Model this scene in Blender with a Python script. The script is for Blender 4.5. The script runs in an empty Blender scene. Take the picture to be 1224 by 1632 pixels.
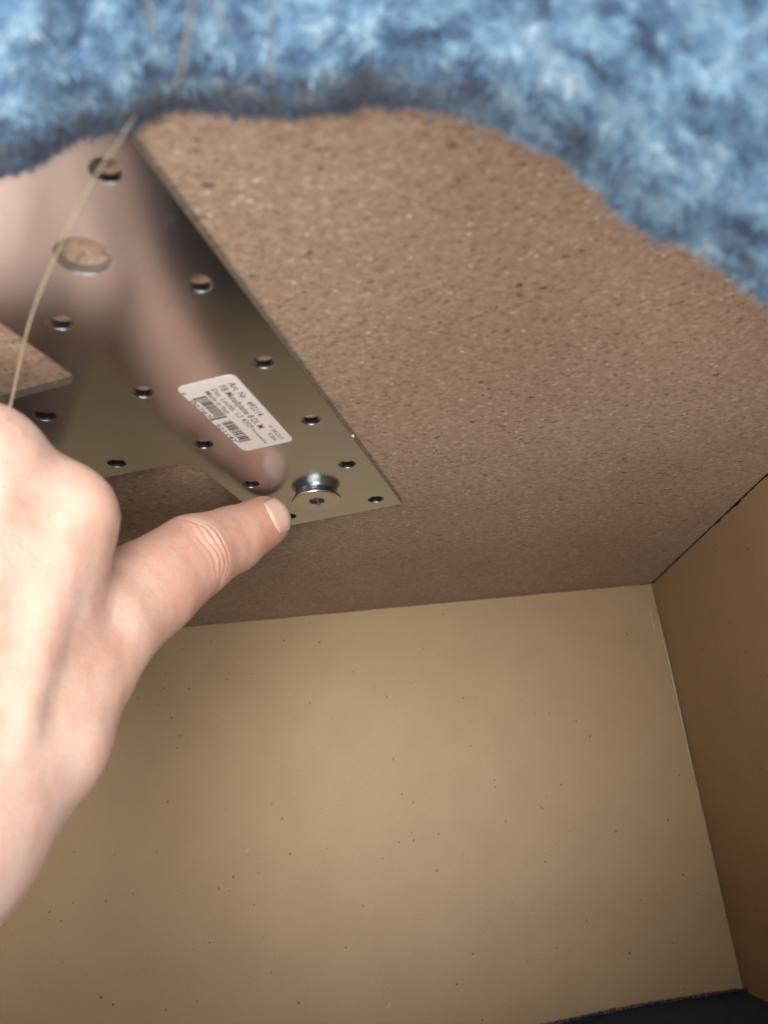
import bpy, bmesh, math, random
import numpy as np
from mathutils import Vector, Matrix, noise as mnoise

random.seed(7); np.random.seed(7)
scene = bpy.context.scene
COL = scene.collection

# ------------------------------------------------------------------ camera
S = 0.015                      # one plate unit (half the hole pitch) in metres
Z0 = 0.40                      # height of the plate's underside
PHI = 0.260811                    # the plate is turned a little in its box
CAM = Vector((0.016672, -0.220067, 0.304045))
RIGHT, UP, BACK = Vector((0.995735, 0.019578, -0.090157)), Vector((0.091008, -0.368787, 0.925048)), Vector((-0.015138, -0.929308, -0.368996))
cam_data = bpy.data.cameras.new('camera')
cam = bpy.data.objects.new('camera', cam_data); COL.objects.link(cam)
M = Matrix((RIGHT, UP, BACK)).transposed().to_4x4(); M.translation = CAM
cam.matrix_world = M
cam_data.sensor_fit = 'VERTICAL'; cam_data.sensor_height = 36; cam_data.sensor_width = 27
cam_data.lens = 27.408
cam_data.clip_start = 0.005; cam_data.clip_end = 50
cam_data.dof.use_dof = True
cam_data.dof.focus_distance = 0.255
cam_data.dof.aperture_fstop = 14.0
scene.camera = cam

# ------------------------------------------------------------------ world and light
world = bpy.data.worlds.new('World'); scene.world = world; world.use_nodes = True
world.node_tree.nodes['Background'].inputs[0].default_value = (0.62, 0.72, 0.85, 1)
world.node_tree.nodes['Background'].inputs[1].default_value = 0.06

def area(name, loc, target, size, power, col, sy=None):
    d = bpy.data.lights.new(name, 'AREA'); d.energy = power; d.color = col
    d.shape = 'RECTANGLE'; d.size = size; d.size_y = sy or size
    o = bpy.data.objects.new(name, d); COL.objects.link(o)
    o.location = loc
    o.rotation_euler = (Vector(target) - Vector(loc)).to_track_quat('-Z', 'Y').to_euler()
    return o
def spot(name, loc, target, power, col, angle, blend, radius):
    d = bpy.data.lights.new(name, 'SPOT'); d.energy = power; d.color = col
    d.spot_size = math.radians(angle); d.spot_blend = blend; d.shadow_soft_size = radius
    o = bpy.data.objects.new(name, d); COL.objects.link(o)
    o.location = loc
    o.rotation_euler = (Vector(target) - Vector(loc)).to_track_quat('-Z', 'Y').to_euler()
    return o
def wide(o, spread): o.data.spread = math.radians(spread); return o
wide(area('room_light', (0.08, -0.60, 0.22), (-0.010, 0.155, 0.270), 0.44, 0.78, (1.0, 0.97, 0.90)), 50)
area('floor_light', (-0.10, -0.37, 0.06), (-0.01, -0.03, 0.40), 0.28, 1.9, (1.0, 0.96, 0.91))
area('window_light', (0.36, -0.46, 0.16), (0.08, -0.10, 0.38), 0.22, 4.4, (0.88, 0.94, 1.0))

scene.view_settings.view_transform = 'Standard'
scene.view_settings.look = 'None'
scene.view_settings.exposure = 0.20
scene.view_settings.gamma = 1.0
scene.cycles.use_denoising = True
scene.cycles.max_bounces = 8

# ------------------------------------------------------------------ helpers
def link(name, me, mat=None, parent=None, smooth=False):
    o = bpy.data.objects.new(name, me); COL.objects.link(o)
    if mat: me.materials.append(mat)
    if parent: o.parent = parent
    if smooth:
        for p in me.polygons: p.use_smooth = True
    return o

def tag(o, label=None, cat=None, kind=None, group=None):
    if label: o['label'] = label
    if cat: o['category'] = cat
    if kind: o['kind'] = kind
    if group: o['group'] = group
    return o

def empty(name, loc=(0, 0, 0), rz=0.0):
    o = bpy.data.objects.new(name, None); COL.objects.link(o)
    o.location = loc; o.rotation_euler = (0, 0, rz); o.empty_display_size = 0.02
    return o

def from_bm(name, bm, mat, parent=None, smooth=False):
    me = bpy.data.meshes.new(name); bm.to_mesh(me); bm.free()
    return link(name, me, mat, parent, smooth)

def tube(bm, pts, radii, n=8):
    rings = []
    for i, p in enumerate(pts):
        a = pts[max(i - 1, 0)]; b = pts[min(i + 1, len(pts) - 1)]
        t = (b - a).normalized()
        u = t.orthogonal().normalized() if i == 0 else (u - t * u.dot(t)).normalized()
        w = t.cross(u)
        r = radii[i]
        rings.append([bm.verts.new(p + (u * math.cos(k * math.tau / n) + w * math.sin(k * math.tau / n)) * r) for k in range(n)])
    for A, B in zip(rings, rings[1:]):
        for k in range(n):
            bm.faces.new((A[k], A[(k + 1) % n], B[(k + 1) % n], B[k]))
    bm.faces.new(rings[0][::-1]); bm.faces.new(rings[-1])

def spline(pts, n):
    P = [Vector(p) for p in pts]; out = []
    m = len(P) - 1
    for i in range(n + 1):
        x = i / n * m; k = min(int(x), m - 1); t = x - k
        p0, p1, p2, p3 = P[max(k - 1, 0)], P[k], P[k + 1], P[min(k + 2, m)]
        out.append(0.5 * ((2 * p1) + (p2 - p0) * t + (2 * p0 - 5 * p1 + 4 * p2 - p3) * t * t + (3 * p1 - p0 - 3 * p2 + p3) * t ** 3))
    return out

# ------------------------------------------------------------------ materials
class NT:
    def __init__(s, name):
        s.m = bpy.data.materials.new(name); s.m.use_nodes = True
        s.t = s.m.node_tree; s.b = s.t.nodes['Principled BSDF']
    def n(s, typ, **kw):
        x = s.t.nodes.new(typ)
        for k, v in kw.items():
            if k in x.inputs: x.inputs[k].default_value = v
            else: setattr(x, k, v)
        return x
    def l(s, a, b): s.t.links.new(a, b)
    def coord(s, scale=(1, 1, 1), kind='Object', rot=(0, 0, 0)):
        c = s.n('ShaderNodeTexCoord'); mp = s.n('ShaderNodeMapping')
        mp.inputs['Scale'].default_value = scale; mp.inputs['Rotation'].default_value = rot
        s.l(c.outputs[kind], mp.inputs['Vector']); return mp.outputs[0]
    def noise(s, vec, scale, detail=4, rough=0.55, dist=0.0):
        x = s.n('ShaderNodeTexNoise'); x.inputs['Scale'].default_value = scale
        x.inputs['Detail'].default_value = detail; x.inputs['Roughness'].default_value = rough
        x.inputs['Distortion'].default_value = dist
        s.l(vec, x.inputs['Vector']); return x.outputs['Fac']
    def voro(s, vec, scale, out='Distance', rnd=1.0):
        x = s.n('ShaderNodeTexVoronoi'); x.inputs['Scale'].default_value = scale; x.inputs['Randomness'].default_value = rnd
        s.l(vec, x.inputs['Vector']); return x.outputs[out]
    def ramp(s, fac, stops, interp='LINEAR'):
        r = s.n('ShaderNodeValToRGB'); e = r.color_ramp.elements; r.color_ramp.interpolation = interp
        while len(e) < len(stops): e.new(0.5)
        for k, (p, c) in enumerate(stops):
            e[k].position = p; e[k].color = (*c, 1) if not isinstance(c, (int, float)) else (c, c, c, 1)
        s.l(fac, r.inputs[0]); return r.outputs[0]
    def mix(s, fac, a, b, mode='MIX'):
        x = s.n('ShaderNodeMix', data_type='RGBA', blend_type=mode)
        for v, i in ((fac, 0), (a, 6), (b, 7)):
            if hasattr(v, 'is_output'): s.l(v, x.inputs[i])
            else: x.inputs[i].default_value = v if isinstance(v, (int, float)) else (*v, 1)
        return x.outputs[2]
    def math(s, op, a, b=0.0):
        x = s.n('ShaderNodeMath', operation=op)
        for v, i in ((a, 0), (b, 1)):
            if hasattr(v, 'is_output'): s.l(v, x.inputs[i])
            else: x.inputs[i].default_value = v
        return x.outputs[0]
    def bump(s, h, strength, dist, prev=None):
        b = s.n('ShaderNodeBump'); b.inputs['Strength'].default_value = strength; b.inputs['Distance'].default_value = dist
        s.l(h, b.inputs['Height'])
        if prev: s.l(prev, b.inputs['Normal'])
        return b.outputs[0]
    def fin(s, col=None, rough=None, metal=None, normal=None):
        for v, i in ((col, 'Base Color'), (rough, 'Roughness'), (metal, 'Metallic'), (normal, 'Normal')):
            if v is None: continue
            if hasattr(v, 'is_output'): s.l(v, s.b.inputs[i])
            else: s.b.inputs[i].default_value = (*v, 1) if isinstance(v, tuple) else v
        return s.m

def mat_chipboard():
    m = NT('raw_chipboard')
    v = m.coord((1, 1.5, 1.5)); iso = m.coord()
    chips = m.noise(v, 720, 4, 0.7, 0.3)
    coarse = m.noise(v, 430, 3, 0.55, 0.4)
    fine = m.noise(iso, 1900, 3, 0.65)
    big = m.noise(iso, 19, 3, 0.5)
    mixf = m.math('ADD', m.math('MULTIPLY', chips, 0.62), m.math('MULTIPLY', coarse, 0.38))
    col = m.ramp(mixf, [(0.36, (0.205, 0.128, 0.084)), (0.45, (0.325, 0.225, 0.160)), (0.55, (0.380, 0.276, 0.204)), (0.66, (0.53, 0.41, 0.32))])
    col = m.mix(0.5, col, m.ramp(fine, [(0.3, (0.74, 0.72, 0.70)), (0.7, (1.10, 1.10, 1.10))]), 'MULTIPLY')
    col = m.mix(0.55, col, m.ramp(big, [(0.36, (0.86, 0.80, 0.77)), (0.64, (1.06, 1.06, 1.06))]), 'MULTIPLY')
    def marks(scale, thr, amt, c, lo):
        nonlocal col
        pv = m.coord((1, 1.4, 1.4), rot=(0, 0, scale * 0.01))
        d = m.voro(pv, scale); rr = m.voro(pv, scale, 'Color')
        sp = m.n('ShaderNodeSeparateColor'); m.l(rr, sp.inputs[0])
        w = m.math('ADD', d, m.math('MULTIPLY', fine, 0.35))
        k = m.math('MULTIPLY', m.math('GREATER_THAN', sp.outputs[0], thr), m.math('ADD', m.math('MULTIPLY', sp.outputs[1], 0.8), 0.2))
        k = m.math('MULTIPLY', m.ramp(w, [(lo, 1.0), (lo + 0.10, 0.0)]), k)
        col = m.mix(m.math('MULTIPLY', k, amt), col, c)
        return k
    p1 = marks(430, 0.70, 0.9, (0.085, 0.045, 0.028), 0.33)
    p2 = marks(210, 0.78, 0.9, (0.070, 0.036, 0.022), 0.29)
    f1 = marks(390, 0.80, 0.75, (0.70, 0.60, 0.50), 0.32)
    h = m.math('SUBTRACT', m.math('ADD', mixf, m.math('MULTIPLY', fine, 0.3)), m.math('MULTIPLY', m.math('ADD', p1, p2), 0.7))
    return m.fin(col, 0.7, 0.0, m.bump(h, 0.4, 0.0004))

def mat_mdf(name, dark, mid, light, axis):
    m = NT(name)
    iso = m.coord()
    st = m.coord(axis)
    a = m.noise(iso, 45, 3, 0.5); b = m.noise(iso, 2000, 3, 0.65); c = m.noise(st, 420, 3, 0.65)
    col = m.ramp(a, [(0.3, dark), (0.5, mid), (0.72, light)])
    col = m.mix(0.6, col, m.ramp(b, [(0.3, (0.74, 0.73, 0.70)), (0.7, (1.10, 1.10, 1.09))]), 'MULTIPLY')
    col = m.mix(0.4, col, m.ramp(c, [(0.35, (0.85, 0.83, 0.80)), (0.65, (1.06, 1.06, 1.06))]), 'MULTIPLY')
    sv = m.coord((1, 1, 1), rot=(0.4, 0.3, 0.7))
    d = m.voro(sv, 270); r = m.voro(sv, 270, 'Color')
    sep = m.n('ShaderNodeSeparateColor'); m.l(r, sep.inputs[0])
    wob = m.math('ADD', d, m.math('MULTIPLY', m.noise(iso, 1500, 2), 0.22))
    size = m.math('MULTIPLY', m.math('POWER', sep.outputs[1], 4.0), 0.13)
    sp = m.math('MULTIPLY', m.math('LESS_THAN', m.math('SUBTRACT', wob, size), 0.135), m.math('GREATER_THAN', sep.outputs[0], 0.30))
    col = m.mix(m.math('MULTIPLY', sp, 0.75), col, (0.075, 0.040, 0.020))
    d2 = m.voro(st, 90); r2 = m.voro(st, 90, 'Color')
    sep2 = m.n('ShaderNodeSeparateColor'); m.l(r2, sep2.inputs[0])
    lt = m.math('MULTIPLY', m.math('LESS_THAN', d2, 0.06), m.math('GREATER_THAN', sep2.outputs[0], 0.62))
    col = m.mix(m.math('MULTIPLY', lt, 0.35), col, (0.60, 0.50, 0.38))
    return m.fin(col, 0.55, 0.0, m.bump(m.math('ADD', m.math('MULTIPLY', b, 0.5), c), 0.10, 0.0004))

def mat_zinc(name='zinc_plated_steel', rough=0.215, col=(0.47, 0.525, 0.545)):
    m = NT(name)
    v = m.coord((1, 1, 1))
    a = m.noise(v, 60, 2, 0.5)
    r = m.math('ADD', m.math('MULTIPLY', a, 0.06), rough - 0.03)
    sm_ = m.noise(v, 190, 4, 0.6, 0.8)
    r = m.math('ADD', r, m.ramp(sm_, [(0.56, 0.0), (0.72, 0.05)]))
    c = m.ramp(a, [(0.3, tuple(x * 0.93 for x in col)), (0.7, col)])
    return m.fin(c, r, 1.0, None)

def mat_plain(name, col, rough=0.6, metal=0.0, nscale=400, var=0.15, bump=0.1):
    m = NT(name); v = m.coord(); a = m.noise(v, nscale, 3)
    c = m.ramp(a, [(0.3, tuple(x * (1 - var) for x in col)), (0.7, tuple(min(1, x * (1 + var)) for x in col))])
    return m.fin(c, rough, metal, m.bump(a, bump, 0.0003))

def mat_denim(name, uv=True):
    m = NT(name)
    v = m.coord((1, 1, 1), 'UV')
    st = m.coord((1, 1.9, 1), 'UV')
    a = m.noise(st, 165, 5, 0.7, 0.15); b = m.noise(st, 70, 3, 0.55); c = m.noise(st, 800, 3, 0.6)
    f = m.math('ADD', m.math('MULTIPLY', a, 0.78), m.math('ADD', m.math('MULTIPLY', b, 0.28), m.math('MULTIPLY', c, 0.12)))
    f = m.math('SUBTRACT', f, 0.06)
    col = m.ramp(f, [(0.395, (0.022, 0.038, 0.090)), (0.47, (0.065, 0.13, 0.25)), (0.53, (0.14, 0.28, 0.44)), (0.60, (0.28, 0.46, 0.61)), (0.69, (0.62, 0.73, 0.80))])
    # shade of the rolled torn edge, painted navy from left to middle
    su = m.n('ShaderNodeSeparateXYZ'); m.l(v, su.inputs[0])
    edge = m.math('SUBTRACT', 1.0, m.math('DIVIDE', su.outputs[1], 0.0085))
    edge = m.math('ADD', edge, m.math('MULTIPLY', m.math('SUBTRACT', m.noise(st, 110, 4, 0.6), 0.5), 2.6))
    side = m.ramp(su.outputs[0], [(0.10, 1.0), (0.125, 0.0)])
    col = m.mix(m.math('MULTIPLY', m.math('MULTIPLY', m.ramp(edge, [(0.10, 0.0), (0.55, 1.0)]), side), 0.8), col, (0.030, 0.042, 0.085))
    m.b.inputs['Sheen Weight'].default_value = 0.3
    return m.fin(col, 0.9, 0.0, m.bump(f, 0.5, 0.002))

def mat_skin():
    m = NT('skin')
    v = m.coord()
    at = m.n('ShaderNodeAttribute', attribute_name='flush_shade')
    a = m.noise(v, 110, 4, 0.6); b = m.noise(v, 420, 3, 0.6); p = m.noise(v, 2600, 2, 0.5)
    vo = m.voro(v, 1500)
    base = m.ramp(a, [(0.30, (0.69, 0.43, 0.345)), (0.50, (0.76, 0.52, 0.43)), (0.70, (0.80, 0.59, 0.50))])
    base = m.mix(0.25, base, m.ramp(b, [(0.35, (0.90, 0.78, 0.74)), (0.65, (1.05, 1.03, 1.0))]), 'MULTIPLY')
    col = m.mix(m.math('MULTIPLY', at.outputs['Fac'], 0.75), base, (0.58, 0.235, 0.165))
    m.b.inputs['Subsurface Weight'].default_value = 0.25
    m.b.inputs['Subsurface Radius'].default_value = (1.0, 0.35, 0.2)
    m.b.inputs['Subsurface Scale'].default_value = 0.003
    m.b.inputs['Specular IOR Level'].default_value = 0.4
    n1 = m.bump(vo, 0.10, 0.0003)
    ln = m.n('ShaderNodeTexVoronoi', feature='DISTANCE_TO_EDGE'); ln.inputs['Scale'].default_value = 620; m.l(m.coord((1, 1, 1.6), rot=(0.5, 0.3, 0.2)), ln.inputs['Vector'])
    n1 = m.bump(m.ramp(ln.outputs['Distance'], [(0.0, 0.0), (0.12, 1.0)]), 0.22, 0.00025, n1)
    n2 = m.bump(p, 0.14, 0.0002, n1)
    return m.fin(col, m.math('ADD', m.math('MULTIPLY', b, 0.2), 0.38), 0.0, n2)

CHIP = mat_chipboard()
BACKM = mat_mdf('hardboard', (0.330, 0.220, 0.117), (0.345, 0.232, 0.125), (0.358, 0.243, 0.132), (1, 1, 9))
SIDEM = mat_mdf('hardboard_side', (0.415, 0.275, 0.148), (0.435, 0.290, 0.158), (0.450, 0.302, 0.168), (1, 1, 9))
ZINC = mat_zinc()
ZINC_S = mat_zinc('polished_zinc', 0.20, (0.55, 0.56, 0.57))
PAPER = mat_plain('white_sticker_paper', (0.72, 0.68, 0.65), 0.55, 0, 900, 0.03, 0.03)
INK = mat_plain('black_print', (0.018, 0.012, 0.012), 0.6, 0, 900, 0.1, 0.0)
FIBRE = mat_plain('torn_board_fibre', (0.55, 0.44, 0.32), 0.8, 0, 900, 0.15, 0.1)
THREADM = mat_plain('pale_thread', (0.70, 0.63, 0.48), 0.5, 0, 1500, 0.15, 0.1)
WHITEM = mat_plain('white_lint', (0.8, 0.78, 0.74), 0.7, 0, 1500, 0.1, 0.1)
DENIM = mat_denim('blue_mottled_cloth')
NAVY = mat_plain('dark_navy_cloth', (0.015, 0.032, 0.080), 0.95, 0, 700, 0.35, 0.4)
SKIN = mat_skin()
NAILM = mat_plain('fingernail', (0.71, 0.46, 0.39), 0.22, 0, 260, 0.06, 0.03)
NAILM.node_tree.nodes['Principled BSDF'].inputs['Subsurface Weight'].default_value = 0.2
NAILM.node_tree.nodes['Principled BSDF'].inputs['Subsurface Scale'].default_value = 0.001

# ------------------------------------------------------------------ the box
CX, CY, CZ = (0.151641, 0.154729, 0.402100)
XL, YF, ZF = -0.34, -0.30, 0.22420          # far left, front edge, floor cloth
def P2W(x, y, z=0.0):                    # plate frame (units) -> world
    c, s = math.cos(PHI), math.sin(PHI)
    return Vector((S * (c * x + s * y), S * (-s * x + c * y), Z0 + S * z))

box = empty('wooden_box', (CX, CY, ZF))
tag(box, 'brown wooden box interior with a rough chipboard top and smooth hardboard sides', 'wooden box')
OFF = Vector((CX, CY, ZF))

HOLES = [(1.0, S_ * (0.5 - k)) for S_ in (1.9262,) for k in range(6)] + [(-1.0, 1.9262 * (0.5 - k)) for k in range(6)] + [(-2.718, 1.9262 * (0.5 - k)) for k in (2, 3)]
HOLE_R = 0.165
CENTRE_HOLES = [(0.02, -7.68, 0.315)]

def flat_curve(name, outline, holes, thick, bevel, nh=28, z=0.0):
    """a sheet with round holes: outline and holes are lists of 2-D points, faces at z and z+thick"""
    cu = bpy.data.curves.new(name, 'CURVE'); cu.dimensions = '2D'; cu.fill_mode = 'BOTH'
    for pts in [outline] + holes:
        sp = cu.splines.new('POLY'); sp.points.add(len(pts) - 1); sp.use_cyclic_u = True
        for q, (x, y) in zip(sp.points, pts): q.co = (x, y, 0, 1)
    cu.extrude = thick / 2 - bevel; cu.bevel_depth = bevel; cu.bevel_resolution = 2; cu.offset = -bevel
    o = bpy.data.objects.new(name + '_tmp', cu); COL.objects.link(o)
    bpy.context.view_layer.update()
    me = bpy.data.meshes.new_from_object(o.evaluated_get(bpy.context.evaluated_depsgraph_get()))
    bpy.data.objects.remove(o); bpy.data.curves.remove(cu)
    me.name = name; me.materials.clear()
    me.transform(Matrix.Translation((0, 0, z + thick / 2)))
    return me

def circle(x, y, r, n=28): return [(x + r * math.cos(k * math.tau / n), y + r * math.sin(k * math.tau / n)) for k in range(n)]

# top board: a skin with pilot holes added so the plate's holes look dark, and the solid board above it
def slot(y): return -0.0002 - 0.0003 * abs(mnoise.noise(Vector((y * 900, 9, 0)))) - 0.0004 * max(0, mnoise.noise(Vector((y * 260, 3, 0))))
ys = [YF - CY + (0.012 - YF + CY) * k / 300 for k in range(301)]
out = [(XL - CX, YF - CY)] + [(slot(y), y) for y in ys] + [(XL - CX, 0.012)]
pil = []
for (hx, hy) in HOLES:
    w = P2W(hx, hy); pil.append(circle(w.x - CX, w.y - CY, 0.172 * S, 16))
me = flat_curve('top_board', out, pil, 0.0032, 0.00005, z=CZ - ZF)
top = link('top_board', me, CHIP, box)
def boxmesh(name, lo, hi, mat, parent, off=OFF):
    bm = bmesh.new(); bmesh.ops.create_cube(bm, size=1)
    for v in bm.verts:
        v.co = Vector([lo[i] + (v.co[i] + 0.5) * (hi[i] - lo[i]) for i in range(3)]) - off
    return from_bm(name, bm, mat, parent)
boxmesh('top_board_core', (XL, YF, CZ + 0.0033), (CX + 0.014, CY + 0.012, CZ + 0.018), CHIP, box)

def board(name, o, u, v, nu, nv, thick, n, mat, ragged=None):
    """a board with a slightly uneven edge: o corner, u and v full side vectors, n the hidden side"""
    bm = bmesh.new(); F = []
    for j in range(nv + 1):
        row = []
        for i in range(nu + 1):
            p = o + u * (i / nu) + v * (j / nv)
            if ragged: p = p + ragged(i / nu, j / nv)
            row.append(bm.verts.new(p - OFF))
        F.append(row)
    B = [[bm.verts.new(q.co + n * thick) for q in row] for row in F]
    for j in range(nv):
        for i in range(nu):
            bm.faces.new((F[j][i], F[j][i + 1], F[j + 1][i + 1], F[j + 1][i]))
            bm.faces.new((B[j][i], B[j + 1][i], B[j + 1][i + 1], B[j][i + 1]))
    for i in range(nu):
        for j in (0, nv):
            bm.faces.new((F[j][i], F[j][i + 1], B[j][i + 1], B[j][i]))
    for j in range(nv):
        for i in (0, nu):
            bm.faces.new((F[j][i], F[j + 1][i], B[j + 1][i], B[j][i]))
    bmesh.ops.recalc_face_normals(bm, faces=bm.faces)
    return from_bm(name, bm, mat, box)

def rag_back(u, v):
    e = 0.0
    if v > 0.999: e = -0.0002 - 0.00035 * abs(mnoise.noise(Vector((u * 190, 1, 0)))) - 0.0003 * max(0, mnoise.noise(Vector((u * 40, 5, 0))))
    return Vector((0, 0, e))
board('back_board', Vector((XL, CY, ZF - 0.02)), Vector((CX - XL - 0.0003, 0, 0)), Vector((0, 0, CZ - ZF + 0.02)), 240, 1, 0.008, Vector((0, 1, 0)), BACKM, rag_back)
def rag_side(u, v):
    e = 0.0
    if v > 0.999: e = -0.0003 - 0.0010 * abs(mnoise.noise(Vector((u * 170, 9, 0)))) - 0.0006 * max(0, mnoise.noise(Vector((u * 50, 3, 0))))
    return Vector((0, 0, e))
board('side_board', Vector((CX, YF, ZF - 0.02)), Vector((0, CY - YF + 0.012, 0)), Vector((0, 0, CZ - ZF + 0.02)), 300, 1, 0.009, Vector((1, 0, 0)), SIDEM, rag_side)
boxmesh('seam_light_block', (CX + 0.0095, YF, CZ - 0.004), (CX + 0.0135, CY + 0.012, CZ + 0.0031), SIDEM, box)  # unseen strip added behind the seam to keep it dark
boxmesh('seam_light_block', (CX - 0.002, CY + 0.0125, CZ - 0.006), (CX + 0.0135, CY + 0.016, CZ + 0.0031), SIDEM, box)  # second added strip, stops light leaking in at the corner
# torn whitish fibre along the back corner, and a scratch beside it
def sliver(name, pts, w0, mat, parent=box, off=OFF, jag=0.5):
    bm = bmesh.new(); n = 70; P = spline(pts, n)
    tube(bm, [p - off for p in P], [w0 * (0.25 + jag * abs(mnoise.noise(Vector((i * 0.9, w0 * 1e5, 2)))) + 0.5 * math.sin(math.pi * i / n)) for i in range(n + 1)], 6)
    return from_bm(name, bm, mat, parent, True)
sliver('torn_edge', [(CX - 0.0008, CY - 0.0004, CZ - 0.016), (CX - 0.0007, CY - 0.0004, CZ - 0.05), (CX - 0.0009, CY - 0.0004, CZ - 0.100)], 0.00050, FIBRE)
sliver('scratch', [(CX - 0.0042, CY - 0.0001, CZ - 0.012), (CX - 0.0041, CY - 0.0001, CZ - 0.024)], 0.00022, FIBRE)
# fibres stuck to the boards
for (x, z, l, a, m) in ((-0.052, -0.104, 0.0018, 0.3, FIBRE), (0.080, -0.098, 0.0026, 2.5, INK), (0.035, -0.022, 0.0018, 1.1, INK),
                        (-0.082, -0.052, 0.0022, 0.5, INK), (0.005, -0.168, 0.002, 0.9, FIBRE), (-0.128, -0.118, 0.0016, 0.8, INK)):
    c = Vector((x, CY - 0.0002, CZ + z)); d = Vector((math.cos(a), 0, math.sin(a))) * l / 2
    sliver('stuck_fibre', [c - d, c + Vector((0, 0, l * 0.12)), c + d], 0.00016, m)

# floor cloth of the box, dark inside
bm = bmesh.new(); nx, ny = 60, 46; g = []
for j in range(ny + 1):
    row = []
    for i in range(nx + 1):
        x = XL + (CX + 0.004 - XL) * i / nx; y = -0.12 + (CY + 0.003 + 0.12) * j / ny
        z = ZF + 0.0024 + 0.052 * (x - CX) + 0.0022 * mnoise.noise(Vector((x * 25, y * 25, 0))) + 0.001 * mnoise.noise(Vector((x * 90, y * 90, 4)))
        row.append(bm.verts.new((x, y, z)))
    g.append(row)
for j in range(ny):
    for i in range(nx): bm.faces.new((g[j][i], g[j][i + 1], g[j + 1][i + 1], g[j + 1][i]))
lin = from_bm('dark_lining_cloth', bm, NAVY, None, True)
sm = lin.modifiers.new('thickness', 'SOLIDIFY'); sm.thickness = 0.0012
tag(lin, 'dark navy fuzzy lining cloth along the bottom of the back board', 'lining cloth')
bm = bmesh.new()
for k in range(2600):
    x = random.uniform(-0.05, CX + 0.002); y = CY - random.uniform(0.0003, 0.004)
    b = Vector((x, y, ZF + 0.0029 + 0.052 * (x - CX) + 0.0022 * mnoise.noise(Vector((x * 25, y * 25, 0))))); d = Vector((random.gauss(0, 0.6), random.uniform(-0.6, 0.1), 1)).normalized()
    l = abs(random.gauss(0.0007, 0.0004)) + 0.0003; q = b + d * l; q.y = min(q.y, CY - 0.0002); q.x = min(q.x, CX - 0.0003)
    w = Vector((0.00011, 0, 0)); t = Vector((0.0, 0.00011, 0))
    vs = [bm.verts.new(v) for v in (b - w, b + w, b + t, q)]
    for f in ((0, 1, 3), (1, 2, 3), (2, 0, 3)): bm.faces.new([vs[i] for i in f])
fz = from_bm('fuzz', bm, NAVY, lin); fz['kind'] = 'stuff'

# ------------------------------------------------------------------ the metal plate
plate = empty('metal_plate', (0, 0, Z0), -PHI)
tag(plate, 'shiny galvanised steel plate with round holes screwed under the chipboard', 'metal plate')
T = 0.14
Lx = -1.53
ol = [(1.4446, 1.478), (1.4446, -10.6), (Lx, -10.6), (Lx - 0.16, -7.2), (Lx - 0.10, -5.62), (Lx - 0.24, -5.44), (-5.2, -5.36), (-5.2, -2.62), (Lx, -2.36), (Lx, 1.50)]
def rounded(pts, r, n=5):
    out = []
    for i, p in enumerate(pts):
        p = Vector(p); a = Vector(pts[i - 1]) - p; b = Vector(pts[(i + 1) % len(pts)]) - p
        rr = min(r, a.length * 0.4, b.length * 0.4)
        q0 = p + a.normalized() * rr; q1 = p + b.normalized() * rr
        for k in range(n + 1):
            t = k / n; out.append(tuple((1 - t) ** 2 * q0 + 2 * t * (1 - t) * p + t * t * q1))
    return out
sc_ = lambda pts: [(x * S, y * S) for x, y in pts]
hl = [sc_(circle(x, y, HOLE_R, 32)) for x, y in HOLES] + [sc_(circle(x, y, r, 48)) for x, y, r in CENTRE_HOLES]
me = flat_curve('plate_sheet', sc_(rounded(ol, 0.05)), hl, T * S - 0.00004, 0.009 * S, z=0.0)
link('plate_sheet', me, ZINC, plate)

# screw: low round head with a hexagon socket
def lathe_rings(bm, prof, n, hexfrom=None):
    rings = []
    for k, (r, z) in enumerate(prof):
        ring = []
        for i in range(n):
            a = i * math.tau / n; rr = r
            if hexfrom is not None and k >= hexfrom:
                h = (a + 0.35) % (math.pi / 3) - math.pi / 6; rr = r / math.cos(h)
            ring.append(bm.verts.new((rr * math.cos(a), rr * math.sin(a), z)))
        rings.append(ring)
    for A, B in zip(rings, rings[1:]):
        for i in range(n): bm.faces.new((A[i], A[(i + 1) % n], B[(i + 1) % n], B[i]))
    return rings
bm = bmesh.new()
R, Hh = 0.50 * S, 0.19 * S
prof = [(R * 0.84, 0.0), (R * 0.89, -Hh * 0.45), (R * 0.995, -Hh * 0.80), (R, -Hh * 0.90), (R * 0.985, -Hh * 0.97), (R * 0.955, -Hh), (R * 0.90, -Hh * 1.005)]
hx = 0.150 * S
prof2 = [(hx * 1.06, -Hh * 1.005), (hx, -Hh * 0.97), (hx, -Hh * 0.15)]
rings = lathe_rings(bm, prof + prof2, 48, len(prof))
bm.faces.new(rings[-1])
bmesh.ops.recalc_face_normals(bm, faces=bm.faces)
scr = from_bm('screw', bm, ZINC_S, plate, True); scr.location = (0.0 * S, 0.02 * S, 0)
scr.data.set_sharp_from_angle(angle=math.radians(35))

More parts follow.
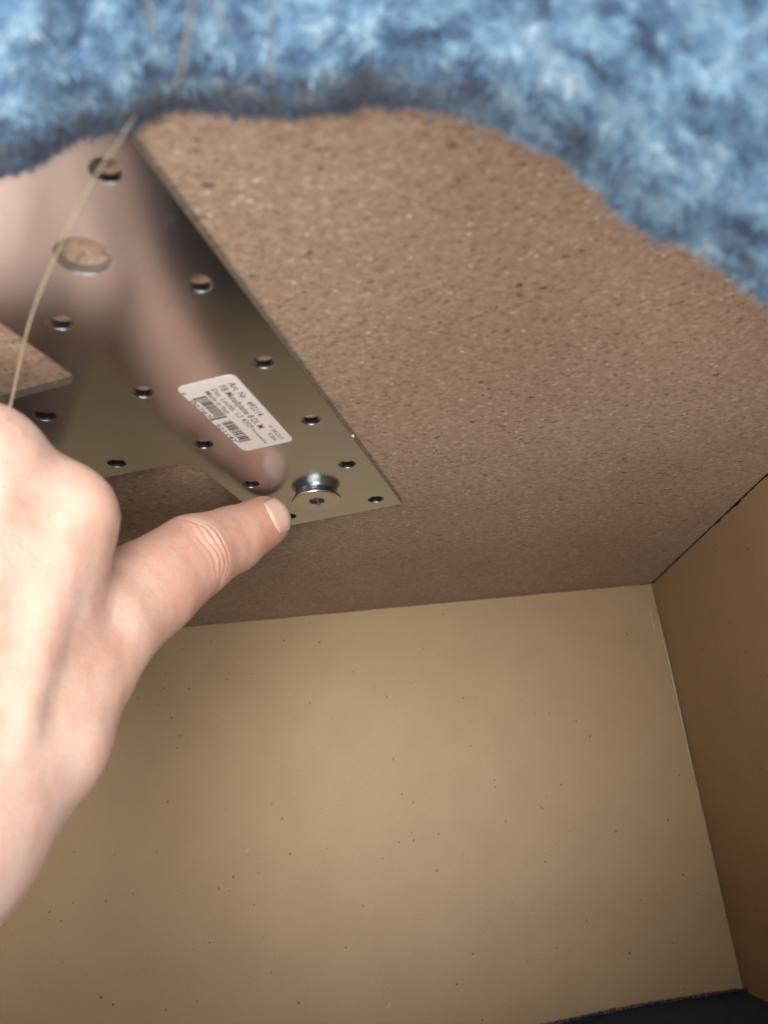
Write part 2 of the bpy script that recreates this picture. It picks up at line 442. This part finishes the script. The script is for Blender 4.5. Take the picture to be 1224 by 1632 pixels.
# sticker with its print
sticker_w, sy0, sy1, scx = 0.485, -4.72, -2.33, -0.01
pts = rounded([(scx - sticker_w, sy0), (scx + sticker_w, sy0), (scx + sticker_w, sy1), (scx - sticker_w, sy1)], 0.14, 6)
me = flat_curve('sticker', sc_(pts), [], 0.00012, 0.00002, z=-0.00013)
st = link('sticker', me, PAPER, plate)
def text_mesh(lines):
    """lines: (string, x, y, size, width) in plate units: reads along +y, top towards +x, seen from below"""
    bmT = bmesh.new()
    for s, x, y, size, width in lines:
        cu = bpy.data.curves.new('t', 'FONT'); cu.body = s; cu.size = size; cu.resolution_u = 2
        cu.offset = 0.006 * size
        o = bpy.data.objects.new('t', cu); COL.objects.link(o)
        bpy.context.view_layer.update()
        me = bpy.data.meshes.new_from_object(o.evaluated_get(bpy.context.evaluated_depsgraph_get()))
        bpy.data.objects.remove(o); bpy.data.curves.remove(cu)
        if not me.vertices: continue
        xs = [v.co.x for v in me.vertices]; sc = width / (max(xs) - min(xs)) if width else 1.0
        for v in me.vertices:
            rx, uy = v.co.x * sc, v.co.y
            v.co = ((x + uy) * S, (y + rx) * S, -0.00015)
        bmT.from_mesh(me); bpy.data.meshes.remove(me)
    return bmT
bmT = text_mesh([
    ('Art. Nr.  492114', 0.27, -4.52, 0.17, 1.12),
    ('FB Metallplatte 8 Di. M', 0.105, -4.50, 0.17, 1.48),
    ('Dst. Lochb. 1,5', -0.035, -4.47, 0.13, 0.98), ('42929', -0.035, -3.42, 0.14, 0.34), ('Wermelskirchen', -0.03, -3.05, 0.085, 0.60),
    ('Made in Italy', -0.155, -4.45, 0.125, 0.76),
    ('V 181217', 0.27, -3.02, 0.11, 0.54), ('7CEN', 0.15, -2.80, 0.11, 0.30),
    ('4', -0.50, -4.56, 0.125, 0), ('007874', -0.50, -4.30, 0.125, 0.72), ('921147', -0.50, -3.46, 0.125, 0.72)])
for f in bmT.faces: f.normal_flip() if f.normal.z > 0 else None
from_bm('lettering', bmT, INK, st)
bm = bmesh.new(); y = -4.33; rnd = random.Random(492114); k = 0
while y < -2.70:
    w = rnd.choice((0.018, 0.022, 0.034, 0.048)); gap = rnd.choice((0.014, 0.014, 0.022, 0.03))
    guard = k in (0, 1, 14, 15) or y > -2.76
    x0 = -0.42 if guard else -0.37
    vs = [bm.verts.new((a * S, b * S, -0.00015)) for a, b in ((x0, y), (x0, y + w), (-0.185, y + w), (-0.185, y))]
    bm.faces.new(vs); y += w + gap; k += 1
    if -3.60 < y < -3.46: y = -3.46
from_bm('barcode', bm, INK, st)

# tiny bright burr on the plate's edge
bm = bmesh.new(); bmesh.ops.create_icosphere(bm, subdivisions=2, radius=0.00035)
for v in bm.verts: v.co *= 1 + 0.4 * mnoise.noise(v.co * 4000); v.co.y *= 1.6
bl = from_bm('lint_fleck', bm, WHITEM, None, True); bl.location = P2W(1.46, -1.98, 0.02)
tag(bl, 'tiny bright white fleck on the right edge of the metal plate', 'fleck')

# ------------------------------------------------------------------ the hand
U = S
J = dict(tip=(-0.016086, -0.000805, 0.391402, 0.530),
         tipb=(-0.024283, -0.008892, 0.383649, 0.630),
         ip=(-0.032754, -0.021437, 0.374939, 0.750),
         mid=(-0.040840, -0.033553, 0.363103, 0.830),
         mcp=(-0.049120, -0.045736, 0.351442, 0.950),
         cmc=(-0.056079, -0.058079, 0.325902, 0.900),
         wr=(-0.068657, -0.071594, 0.311673, 1.150),
         wr2=(-0.082574, -0.077114, 0.313951, 1.200),
         fa=(-0.073374, -0.092674, 0.295849, 1.400),
         fa2=(-0.065055, -0.112722, 0.272828, 1.700),
         fb=(-0.084348, -0.096288, 0.297272, 1.500),
         imcp=(-0.048527, -0.066970, 0.370340, 0.610),
         ibase=(-0.061243, -0.069764, 0.323020, 0.850),
         ipip=(-0.074930, -0.028872, 0.383201, 0.560),
         idip=(-0.084898, -0.019831, 0.373036, 0.500),
         itip=(-0.081769, -0.026897, 0.358181, 0.450),
         mmcp=(-0.059889, -0.081450, 0.376786, 0.820),
         mbase=(-0.068092, -0.076160, 0.323148, 0.850),
         mpip=(-0.089395, -0.041220, 0.394566, 0.600),
         mdip=(-0.100568, -0.030177, 0.383472, 0.500),
         mtip=(-0.093399, -0.036187, 0.365796, 0.460),
         rmcp=(-0.077613, -0.086864, 0.378953, 0.800),
         rbase=(-0.077208, -0.079469, 0.323728, 0.850),
         rpip=(-0.107929, -0.049858, 0.396756, 0.560),
         rdip=(-0.118017, -0.038758, 0.385474, 0.500),
         rtip=(-0.109064, -0.043419, 0.368390, 0.450),
         pmcp=(-0.097445, -0.086390, 0.374507, 0.750),
         pbase=(-0.086995, -0.081227, 0.324491, 0.800),
         ppip=(-0.128625, -0.054334, 0.388551, 0.500),
         pdip=(-0.134635, -0.043851, 0.378658, 0.450),
         ptip=(-0.124157, -0.047883, 0.363992, 0.400),
         web=(-0.054077, -0.055253, 0.355287, 0.620),
         web2=(-0.055863, -0.058677, 0.343657, 0.750),
         palm=(-0.074557, -0.059519, 0.350611, 0.950),
         palm2=(-0.091363, -0.064277, 0.351088, 0.950))
J = {k: (np.array(v[:3]), v[3] * U) for k, v in J.items()}
CH = [(['tip', 'tipb', 'ip', 'mid', 'mcp', 'cmc', 'wr'], 0.3), (['imcp', 'ibase', 'wr'], 0.3), (['mmcp', 'mbase', 'wr'], 0.9), (['rmcp', 'rbase', 'wr2'], 0.9), (['pmcp', 'pbase', 'wr2'], 0.9), (['imcp', 'ipip', 'idip', 'itip'], 0.2), (['mmcp', 'mpip', 'mdip', 'mtip'], 0.2), (['rmcp', 'rpip', 'rdip', 'rtip'], 0.2), (['pmcp', 'ppip', 'pdip', 'ptip'], 0.2), (['imcp', 'web2', 'cmc'], 0.5), (['palm', 'palm2', 'wr2'], 0.6), (['palm', 'web2'], 0.5), (['wr', 'fa', 'fa2'], 0.8), (['wr2', 'fb', 'fa2'], 0.8)]
RIDGE = [((-0.055684, -0.086012, 0.371842), (-0.057101, -0.085336, 0.323449), 0.22, 0.2, 0.35), ((-0.046893, -0.072696, 0.364369), (-0.051174, -0.077136, 0.326945), 0.2, 0.2, 0.35), ((-0.070109, -0.093137, 0.370055), (-0.064701, -0.089376, 0.323774), 0.22, 0.2, 0.35), ((-0.040429, -0.043553, 0.349651), (-0.043109, -0.049165, 0.337473), 0.18, 0.16, 0.25)]
def seg(P, a, b):
    A, ra = a; B, rb = b; ab = B - A
    t = np.clip(((P - A) @ ab) / (ab @ ab), 0, 1)
    return np.linalg.norm(P - A - t[..., None] * ab, axis=-1) - (ra + t * (rb - ra))
def smin(a, b, k):
    h = np.clip(0.5 + 0.5 * (b - a) / k, 0, 1)
    return b + (a - b) * h - k * h * (1 - h)
def sdf(P):
    P = P.astype(np.float32); tot = None
    for names, k in CH:
        d = None
        for a, b in zip(names, names[1:]):
            e = seg(P, J[a], J[b]); d = e if d is None else smin(d, e, 0.12 * U)
        tot = d if tot is None else smin(tot, d, k * U)
    for a, b, r0, r1, k in RIDGE:
        tot = smin(tot, seg(P, (np.array(a), r0 * U), (np.array(b), r1 * U)), k * U)
    # the plate stops the skin
    return np.maximum(tot, P[..., 2] - (Z0 - 0.00006))
def surface_nets(f, lo, h):
    s = f < 0; nx, ny, nz = f.shape
    acc = np.zeros((nx - 1, ny - 1, nz - 1, 3), np.float32); cnt = np.zeros((nx - 1, ny - 1, nz - 1), np.float32)
    for ax in range(3):
        o1, o2 = [k for k in range(3) if k != ax]
        sl0 = [slice(None)] * 3; sl1 = [slice(None)] * 3; sl0[ax] = slice(0, -1); sl1[ax] = slice(1, None)
        f0, f1 = f[tuple(sl0)], f[tuple(sl1)]; cross = (f0 < 0) != (f1 < 0)
        t = np.where(cross, f0 / np.where(cross, f0 - f1, 1), 0)
        for i in (0, 1):
            for j in (0, 1):
                sl = [slice(None)] * 3
                sl[o1] = slice(i, f.shape[o1] - 1 + i); sl[o2] = slice(j, f.shape[o2] - 1 + j)
                c = cross[tuple(sl)]; cnt += c
                acc[..., ax] += np.where(c, t[tuple(sl)], 0); acc[..., o1] += c * i; acc[..., o2] += c * j
    act = cnt > 0
    idx = -np.ones(act.shape, np.int64); idx[act] = np.arange(act.sum())
    cell = np.argwhere(act)
    V = lo + h * (cell + acc[act] / cnt[act][:, None])
    Q = []
    for ax in range(3):
        o1, o2 = (ax + 1) % 3, (ax + 2) % 3
        sl0 = [slice(1, -1)] * 3; sl1 = [slice(1, -1)] * 3; sl0[ax] = slice(0, -1); sl1[ax] = slice(1, None)
        s0, s1 = s[tuple(sl0)], s[tuple(sl1)]
        e = np.argwhere(s0 != s1)
        if not len(e): continue
        base = e.copy(); base[:, o1] += 1; base[:, o2] += 1
        flip = s0[tuple(e.T)]
        def c(d1, d2):
            q = base.copy(); q[:, o1] += d1; q[:, o2] += d2; return idx[tuple(q.T)]
        q = np.stack([c(-1, -1), c(0, -1), c(0, 0), c(-1, 0)], 1)
        q[~flip] = q[~flip][:, ::-1]; Q.append(q)
    return V, np.concatenate(Q)
lo = np.array((-0.1626, -0.1407, 0.2448)); hi = np.array((-0.0021, 0.0132, 0.4030)); hv = 0.075 * U
dims = np.ceil((hi - lo) / hv).astype(int) + 1
gx = [lo[i] + hv * np.arange(dims[i]) for i in range(3)]
K = 4
dims = (dims + K - 1) // K * K
gx = [lo[i] + hv * np.arange(dims[i]) for i in range(3)]
F = sdf(np.stack(np.meshgrid(*[g_[::K] + hv * (K - 1) / 2 for g_ in gx], indexing='ij'), -1))
for a_ in range(3): F = np.repeat(F, K, a_)
nearby = np.argwhere(np.abs(F) < hv * K * 1.6)
for i in range(0, len(nearby), 200000):
    q = nearby[i:i + 200000]
    F[tuple(q.T)] = sdf(lo + hv * q)
F[0] = F[-1] = 1e-3; F[:, 0] = F[:, -1] = 1e-3; F[:, :, 0] = F[:, :, -1] = 1e-3
V, Q = surface_nets(F, lo, hv)
me = bpy.data.meshes.new('hand'); me.from_pydata(V.tolist(), [], Q.tolist()); me.update()
ho = link('hand', me)
sb = ho.modifiers.new('fine', 'SUBSURF'); sb.levels = 1
bpy.context.view_layer.update()
me2 = bpy.data.meshes.new_from_object(ho.evaluated_get(bpy.context.evaluated_depsgraph_get()))
ho.modifiers.clear(); ho.data = me2; bpy.data.meshes.remove(me); me2.name = 'hand'
n = len(me2.vertices)
co = np.empty(n * 3); me2.vertices.foreach_get('co', co); co = co.reshape(-1, 3)
def grad(P):
    e = 0.0004; g = np.stack([sdf(P + d) - sdf(P - d) for d in np.eye(3) * e], -1)
    return g / (np.linalg.norm(g, axis=-1, keepdims=True) + 1e-12)
nr = np.empty(n * 3); me2.vertices.foreach_get('normal', nr); nr = nr.reshape(-1, 3)
# thumb frame: axis towards the tip, nail side outwards
tip, ip, mcp = J['tip'][0], J['ip'][0], J['mcp'][0]
ax = tip - ip; Lt = np.linalg.norm(ax); ax /= Lt
tc = np.array(CAM) - tip; tc /= np.linalg.norm(tc)
nn = tc - ax * (tc @ ax); nn /= np.linalg.norm(nn)
ww = np.cross(ax, nn)
rel = co - ip
tt = rel @ ax / U; qq = rel @ ww / U; dd = rel @ nn / U
dors = np.clip((nr @ nn) * 1.4 + 0.1, 0, 1)
near = np.clip(1.2 - np.linalg.norm(rel, axis=1) / U / 1.1, 0, 1) ** 0.5
disp = np.zeros(n)
rngw = np.random.RandomState(3)
for t0, bend, dep, wid in ((-0.30, 0.30, 0.030, 0.035), (-0.16, 0.16, 0.042, 0.038), (-0.03, -0.10, 0.050, 0.040), (0.11, -0.26, 0.040, 0.036), (0.24, -0.36, 0.012, 0.034), (-0.46, 0.40, 0.008, 0.034)):
    line = tt - t0 - bend * qq ** 2 - 0.03 * np.sin(qq * 9 + t0 * 40)
    disp -= dep * np.exp(-(line / wid) ** 2) * dors * near * np.clip(1.2 - np.abs(qq) * 1.3, 0, 1)
disp += 0.055 * np.exp(-((tt + 0.06) / 0.20) ** 2 - (qq / 0.35) ** 2) * dors * near
low = np.array([mnoise.noise(Vector(p * 120)) for p in co]); mid = np.array([mnoise.noise(Vector(p * 420)) for p in co])
fl = nr[:, 2] < 0.9
disp += (0.014 * low + 0.004 * mid) * np.where(co[:, 2] > Z0 - 0.0004, 0, 1)
co2 = co + nr * (disp * U)[:, None]
co2[:, 2] = np.minimum(co2[:, 2], Z0 - 0.00005)
me2.vertices.foreach_set('co', co2.ravel())
fa = me2.attributes.new('flush_shade', 'FLOAT', 'POINT')
flush_shade = np.clip((tt - 0.35) / 1.3, 0, 1) * 0.9 * (np.linalg.norm(co - tip, axis=1) < 2.6 * U)
for nm, s_, r_ in (('imcp', 0.42, 1.0), ('mmcp', 0.35, 1.0), ('web', 0.30, 1.2)):
    flush_shade = np.maximum(flush_shade, s_ * np.exp(-(np.linalg.norm(co - J[nm][0], axis=1) / (r_ * U)) ** 2))
flush_shade = np.maximum(flush_shade, 0.50 * np.clip((tt + 2.2) / 0.8, 0, 1) * (np.abs(qq) < 1.2) * (np.abs(dd) < 1.3) * (tt < 2.6))  # whole thumb also tinted darker, standing in for its shade
flush_shade = np.clip(flush_shade + 0.17 * low + 0.09 * mid + 0.05, 0, 1)
fa.data.foreach_set('value', flush_shade.astype(np.float32))
me2.materials.append(SKIN)
for p in me2.polygons: p.use_smooth = True
me2.update()
tag(ho, 'bare left hand pressing its thumb up against the metal plate', 'hand')
# thumbnail: a curved plate lying on the skin
bm = bmesh.new(); rows = []
nu_, nv_ = 14, 16
q = np.linspace(-1, 1, nu_ + 1)[None, :]; v_ = np.linspace(0, 1, nv_ + 1)[:, None]
half = 0.40 * (1 - 0.10 * (1 - v_) ** 2) + 0 * q
end = 0.44 - 0.16 * q ** 2; start = -0.34 + 0.14 * q ** 2
P = tip + U * ((start + (end - start) * v_)[..., None] * ax + (q * half)[..., None] * ww + 1.2 * nn)
for _ in range(40): P = P - nn * (np.maximum(sdf(P), 0) * 0.9)[..., None]
rise = 0.028 - 0.030 * np.abs(q) ** 6 - np.where(v_ < 0.06, 0.03, 0)
P = P + (rise * U)[..., None] * nn
rows = [[bm.verts.new(p) for p in row] for row in P]
for j in range(nv_):
    for i in range(nu_): bm.faces.new((rows[j][i], rows[j][i + 1], rows[j + 1][i + 1], rows[j + 1][i]))
bmesh.ops.recalc_face_normals(bm, faces=bm.faces)
nl = from_bm('thumbnail', bm, NAILM, ho, True)
sd = nl.modifiers.new('thickness', 'SOLIDIFY'); sd.thickness = 0.0004

# ------------------------------------------------------------------ the blue cloth hanging in front
E0 = [(-0.060436, -0.135728, 0.391555), (-0.048867, -0.136154, 0.392152), (-0.039134, -0.136289, 0.392093), (-0.031092, -0.136719, 0.392846), (-0.027422, -0.137300, 0.394158), (-0.025570, -0.137655, 0.394978), (-0.021884, -0.138301, 0.396453), (-0.017376, -0.138703, 0.397279), (-0.013810, -0.138861, 0.397532), (-0.010139, -0.139442, 0.398844), (-0.005639, -0.139811, 0.399589), (-0.000845, -0.139586, 0.398825), (0.004811, -0.139279, 0.397820), (0.010914, -0.138995, 0.396856), (0.017144, -0.139380, 0.397026), (0.022463, -0.139822, 0.397108), (0.028508, -0.139831, 0.395934), (0.034450, -0.139584, 0.394120), (0.039024, -0.139117, 0.392013), (0.043511, -0.138399, 0.389273), (0.049150, -0.137334, 0.385412), (0.052243, -0.136275, 0.382076), (0.056038, -0.134736, 0.377366), (0.059987, -0.133901, 0.374424), (0.063273, -0.133806, 0.373508), (0.067141, -0.132789, 0.370111), (0.072857, -0.131398, 0.365371), (0.078571, -0.129524, 0.359385), (0.085923, -0.126671, 0.350544), (0.093415, -0.122765, 0.340401)]
E1 = [(-0.050423, -0.147575, 0.390492), (-0.040043, -0.147957, 0.391029), (-0.031310, -0.148079, 0.390976), (-0.024094, -0.148464, 0.391651), (-0.020801, -0.148985, 0.392829), (-0.019140, -0.149304, 0.393564), (-0.015832, -0.149884, 0.394888), (-0.011787, -0.150244, 0.395629), (-0.008587, -0.150386, 0.395856), (-0.005294, -0.150908, 0.397033), (-0.001256, -0.151238, 0.397701), (0.003046, -0.151037, 0.397016), (0.008120, -0.150761, 0.396114), (0.013596, -0.150507, 0.395249), (0.019354, -0.150857, 0.395353), (0.024377, -0.151261, 0.395352), (0.030085, -0.151279, 0.394213), (0.035695, -0.151067, 0.392502), (0.040014, -0.150657, 0.390547), (0.044251, -0.150022, 0.388027), (0.049574, -0.149079, 0.384487), (0.052497, -0.148138, 0.381454), (0.056085, -0.146769, 0.377181), (0.059807, -0.146031, 0.374493), (0.062896, -0.145953, 0.373628), (0.066541, -0.145054, 0.370536), (0.071920, -0.143825, 0.366218), (0.077299, -0.142166, 0.360789), (0.084217, -0.139641, 0.352791), (0.090906, -0.136154, 0.343735)]
E2 = [(-0.039351, -0.161518, 0.394664), (-0.030160, -0.161856, 0.395139), (-0.022427, -0.161963, 0.395092), (-0.016037, -0.162305, 0.395690), (-0.013121, -0.162766, 0.396733), (-0.011650, -0.163049, 0.397384), (-0.008721, -0.163562, 0.398556), (-0.005139, -0.163881, 0.399212), (-0.002306, -0.164007, 0.399413), (0.000610, -0.164468, 0.400456), (0.004186, -0.164761, 0.401047), (0.007995, -0.164583, 0.400441), (0.012489, -0.164339, 0.399642), (0.017337, -0.164114, 0.398876), (0.022692, -0.164422, 0.398890), (0.027518, -0.164777, 0.398773), (0.033007, -0.164789, 0.397630), (0.038400, -0.164599, 0.395982), (0.042553, -0.164235, 0.394149), (0.046628, -0.163671, 0.391818), (0.051746, -0.162838, 0.388560), (0.054563, -0.162006, 0.385808), (0.058021, -0.160797, 0.381944), (0.061593, -0.160147, 0.379482), (0.064546, -0.160079, 0.378647), (0.068042, -0.159287, 0.375831), (0.073196, -0.158206, 0.371895), (0.078351, -0.156748, 0.366981), (0.084978, -0.154531, 0.359771), (0.090865, -0.151462, 0.351802)]
E3 = [(-0.026887, -0.177777, 0.402580), (-0.018963, -0.178068, 0.402989), (-0.012297, -0.178161, 0.402949), (-0.006788, -0.178455, 0.403464), (-0.004274, -0.178853, 0.404363), (-0.003006, -0.179097, 0.404924), (-0.000481, -0.179539, 0.405935), (0.002606, -0.179814, 0.406501), (0.005049, -0.179923, 0.406674), (0.007563, -0.180321, 0.407573), (0.010645, -0.180573, 0.408082), (0.013929, -0.180419, 0.407560), (0.017803, -0.180209, 0.406871), (0.021983, -0.180015, 0.406211), (0.026944, -0.180269, 0.406106), (0.031615, -0.180558, 0.405830), (0.036930, -0.180549, 0.404641), (0.042152, -0.180367, 0.403020), (0.046173, -0.180040, 0.401284), (0.050120, -0.179541, 0.399122), (0.055074, -0.178808, 0.396124), (0.057806, -0.178085, 0.393649), (0.061163, -0.177037, 0.390194), (0.064612, -0.176469, 0.387944), (0.067448, -0.176402, 0.387118), (0.070820, -0.175714, 0.384568), (0.075782, -0.174775, 0.380997), (0.080746, -0.173515, 0.376590), (0.087123, -0.171606, 0.370165), (0.092153, -0.168984, 0.363355)]
NS, NV = 420, 90
c0, c1, c2, c3 = (spline(e, NS) for e in (E0, E1, E2, E3))
bm = bmesh.new(); uvl = bm.loops.layers.uv.new('UVMap'); g = []; uvs = {}
toc = (CAM - c0[NS // 2]).normalized()
for i in range(NS + 1):
    cr = spline([c0[i], c1[i], c2[i], c3[i]], NV); row = []
    tn = (cr[1] - cr[0]).normalized()
    j0 = mnoise.noise(Vector((i * 0.10, 0, 1))) * 0.0008 + mnoise.noise(Vector((i * 0.3, 3, 1))) * 0.0008 + mnoise.noise(Vector((i * 1.1, 3, 1))) * 0.0005
    acc = 0
    for j in range(NV + 1):
        p = cr[j].copy()
        fade = math.exp(-j / 2.5)
        p -= tn * (j0 * fade)
        if j: acc += (cr[j] - cr[j - 1]).length
        s = i / NS * 0.19
        p += toc * (0.0010 * mnoise.noise(Vector((s * 60, acc * 90, 0))) + 0.0004 * mnoise.noise(Vector((s * 200, acc * 320, 3))) + 0.0002 * mnoise.noise(Vector((s * 600, acc * 900, 7))))
        p -= toc * 0.0035 * math.exp(-(acc / 0.0045) ** 2)      # the torn edge curls back
        v = bm.verts.new(p); row.append(v); uvs[v] = (s, acc)
    g.append(row)
for i in range(NS):
    for j in range(NV):
        f = bm.faces.new((g[i][j], g[i + 1][j], g[i + 1][j + 1], g[i][j + 1]))
        for lp in f.loops: lp[uvl].uv = uvs[lp.vert]
edge_pts = [(g[i][0].co.copy(), (g[i][0].co - g[i][3].co).normalized(), uvs[g[i][0]]) for i in range(NS + 1)]
surf = [[(g[i][j].co.copy(), (g[i + 1][j].co - g[i][j].co).normalized(), (g[i][j + 1].co - g[i][j].co).normalized(), uvs[g[i][j]]) for j in range(NV)] for i in range(NS)]
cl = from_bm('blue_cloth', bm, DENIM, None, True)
so = cl.modifiers.new('thickness', 'SOLIDIFY'); so.thickness = 0.0016; so.offset = -1
tag(cl, 'torn mottled blue and white fuzzy cloth hanging across the top', 'cloth')
bm = bmesh.new(); uvl = bm.loops.layers.uv.new('UVMap')
for k in range(2600):
    p, d, uv = random.choice(edge_pts)
    tang = d.cross(toc).normalized()
    b = p - d * random.uniform(0.0, 0.0025) + tang * random.uniform(-0.0004, 0.0004) - toc * random.uniform(-0.0003, 0.0016)
    d2 = (d + tang * random.gauss(0, 0.7) + toc * random.gauss(0, 0.35)).normalized()
    l = abs(random.gauss(0.0006, 0.0009)) + 0.0004
    m_ = b + d2 * l * 0.55 + tang * random.gauss(0, 0.0002); q = b + d2 * l + tang * random.gauss(0, 0.0005)
    w = tang * 0.00009
    v = [bm.verts.new(x) for x in (b - w, b + w, m_ + w * 0.7, m_ - w * 0.7, q)]
    for f in ((0, 1, 2, 3), (3, 2, 4)):
        ff = bm.faces.new([v[i] for i in f])
        for lp in ff.loops: lp[uvl].uv = (uv[0] + random.uniform(-.001, .001), uv[1] + random.uniform(0, 0.004))
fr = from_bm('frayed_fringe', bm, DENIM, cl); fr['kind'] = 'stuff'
# the pile: short fibres lying over the whole face of the cloth
vv, ff, fu = [], [], []
for k in range(30000):
    i = random.randrange(NS); j = random.randrange(NV - 1)
    f_ = surf[i][j]; p, du, dv, uv = f_
    nrm = du.cross(dv)
    if nrm.dot(toc) < 0: nrm = -nrm
    d = (du * random.gauss(0, 1) + dv * random.gauss(0, 0.6) + nrm * random.uniform(0.15, 0.8)).normalized()
    l = random.uniform(0.0006, 0.0022); b = p + du * random.uniform(-.0003, .0003)
    w = d.cross(nrm).normalized() * random.uniform(0.00006, 0.00013)
    q = b + d * l; m_ = b + d * l * 0.5 + nrm * l * 0.18
    n0 = len(vv); vv += [b - w, b + w, m_ + w * 0.8, m_ - w * 0.8, q]
    ff += [(n0, n0 + 1, n0 + 2, n0 + 3), (n0 + 3, n0 + 2, n0 + 4)]
    u_ = (uv[0] + random.uniform(-.0012, .0012), uv[1] + random.uniform(-.001, .001)); fu += [u_] * 7
me = bpy.data.meshes.new('pile'); me.from_pydata([tuple(x) for x in vv], [], ff)
ul = me.uv_layers.new(name='UVMap'); ul.data.foreach_set('uv', np.array(fu, np.float32).ravel())
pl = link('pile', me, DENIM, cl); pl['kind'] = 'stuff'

THREADM.node_tree.nodes['Principled BSDF'].inputs['Transmission Weight'].default_value = 0.7
def thread(name, pts, r, parent=None, mat=THREADM, taper=1.0):
    bm = bmesh.new(); n = 90; P = spline(pts, n)
    tube(bm, P, [r * (1 + (taper - 1) * i / n) * (1 + 0.12 * mnoise.noise(Vector((i * 0.3, r * 1e4, 0)))) for i in range(n + 1)], 8)
    return from_bm(name, bm, mat, parent, True)
th = thread('loose_thread', [(-0.011167, -0.133711, 0.408844), (-0.011153, -0.138615, 0.400869), (-0.010251, -0.145136, 0.390830), (-0.012283, -0.142727, 0.390945), (-0.014632, -0.140291, 0.391004), (-0.017479, -0.137509, 0.390213), (-0.020710, -0.133936, 0.389478), (-0.023881, -0.130291, 0.388557), (-0.027772, -0.125202, 0.388095), (-0.032321, -0.119638, 0.386464), (-0.037346, -0.112482, 0.384910), (-0.043269, -0.102549, 0.384527), (-0.049506, -0.092169, 0.383030), (-0.051665, -0.089697, 0.380959)], 0.00010, None, THREADM, 2.2)
tag(th, 'long pale yellowish thread trailing from the blue cloth down to the hand', 'thread')
thread('stray_fibre', [(0.005675, -0.173797, 0.374961), (0.004100, -0.169700, 0.376903), (0.002424, -0.165239, 0.377930), (0.000802, -0.160984, 0.379477), (-0.001140, -0.156095, 0.383505)], 0.00018, cl)
thread('stray_fibre', [(-0.000456, -0.170667, 0.379524), (-0.000853, -0.166466, 0.381157), (-0.001444, -0.162381, 0.383089)], 0.00018, cl)
thread('stray_fibre', [(0.006240, -0.171550, 0.377409), (0.005949, -0.167484, 0.379376), (0.006408, -0.164575, 0.380160)], 0.00016, cl)
thread('stray_fibre', [(0.011837, -0.171440, 0.376902), (0.010699, -0.163198, 0.380582), (0.009602, -0.153922, 0.385721)], 0.00012, cl)
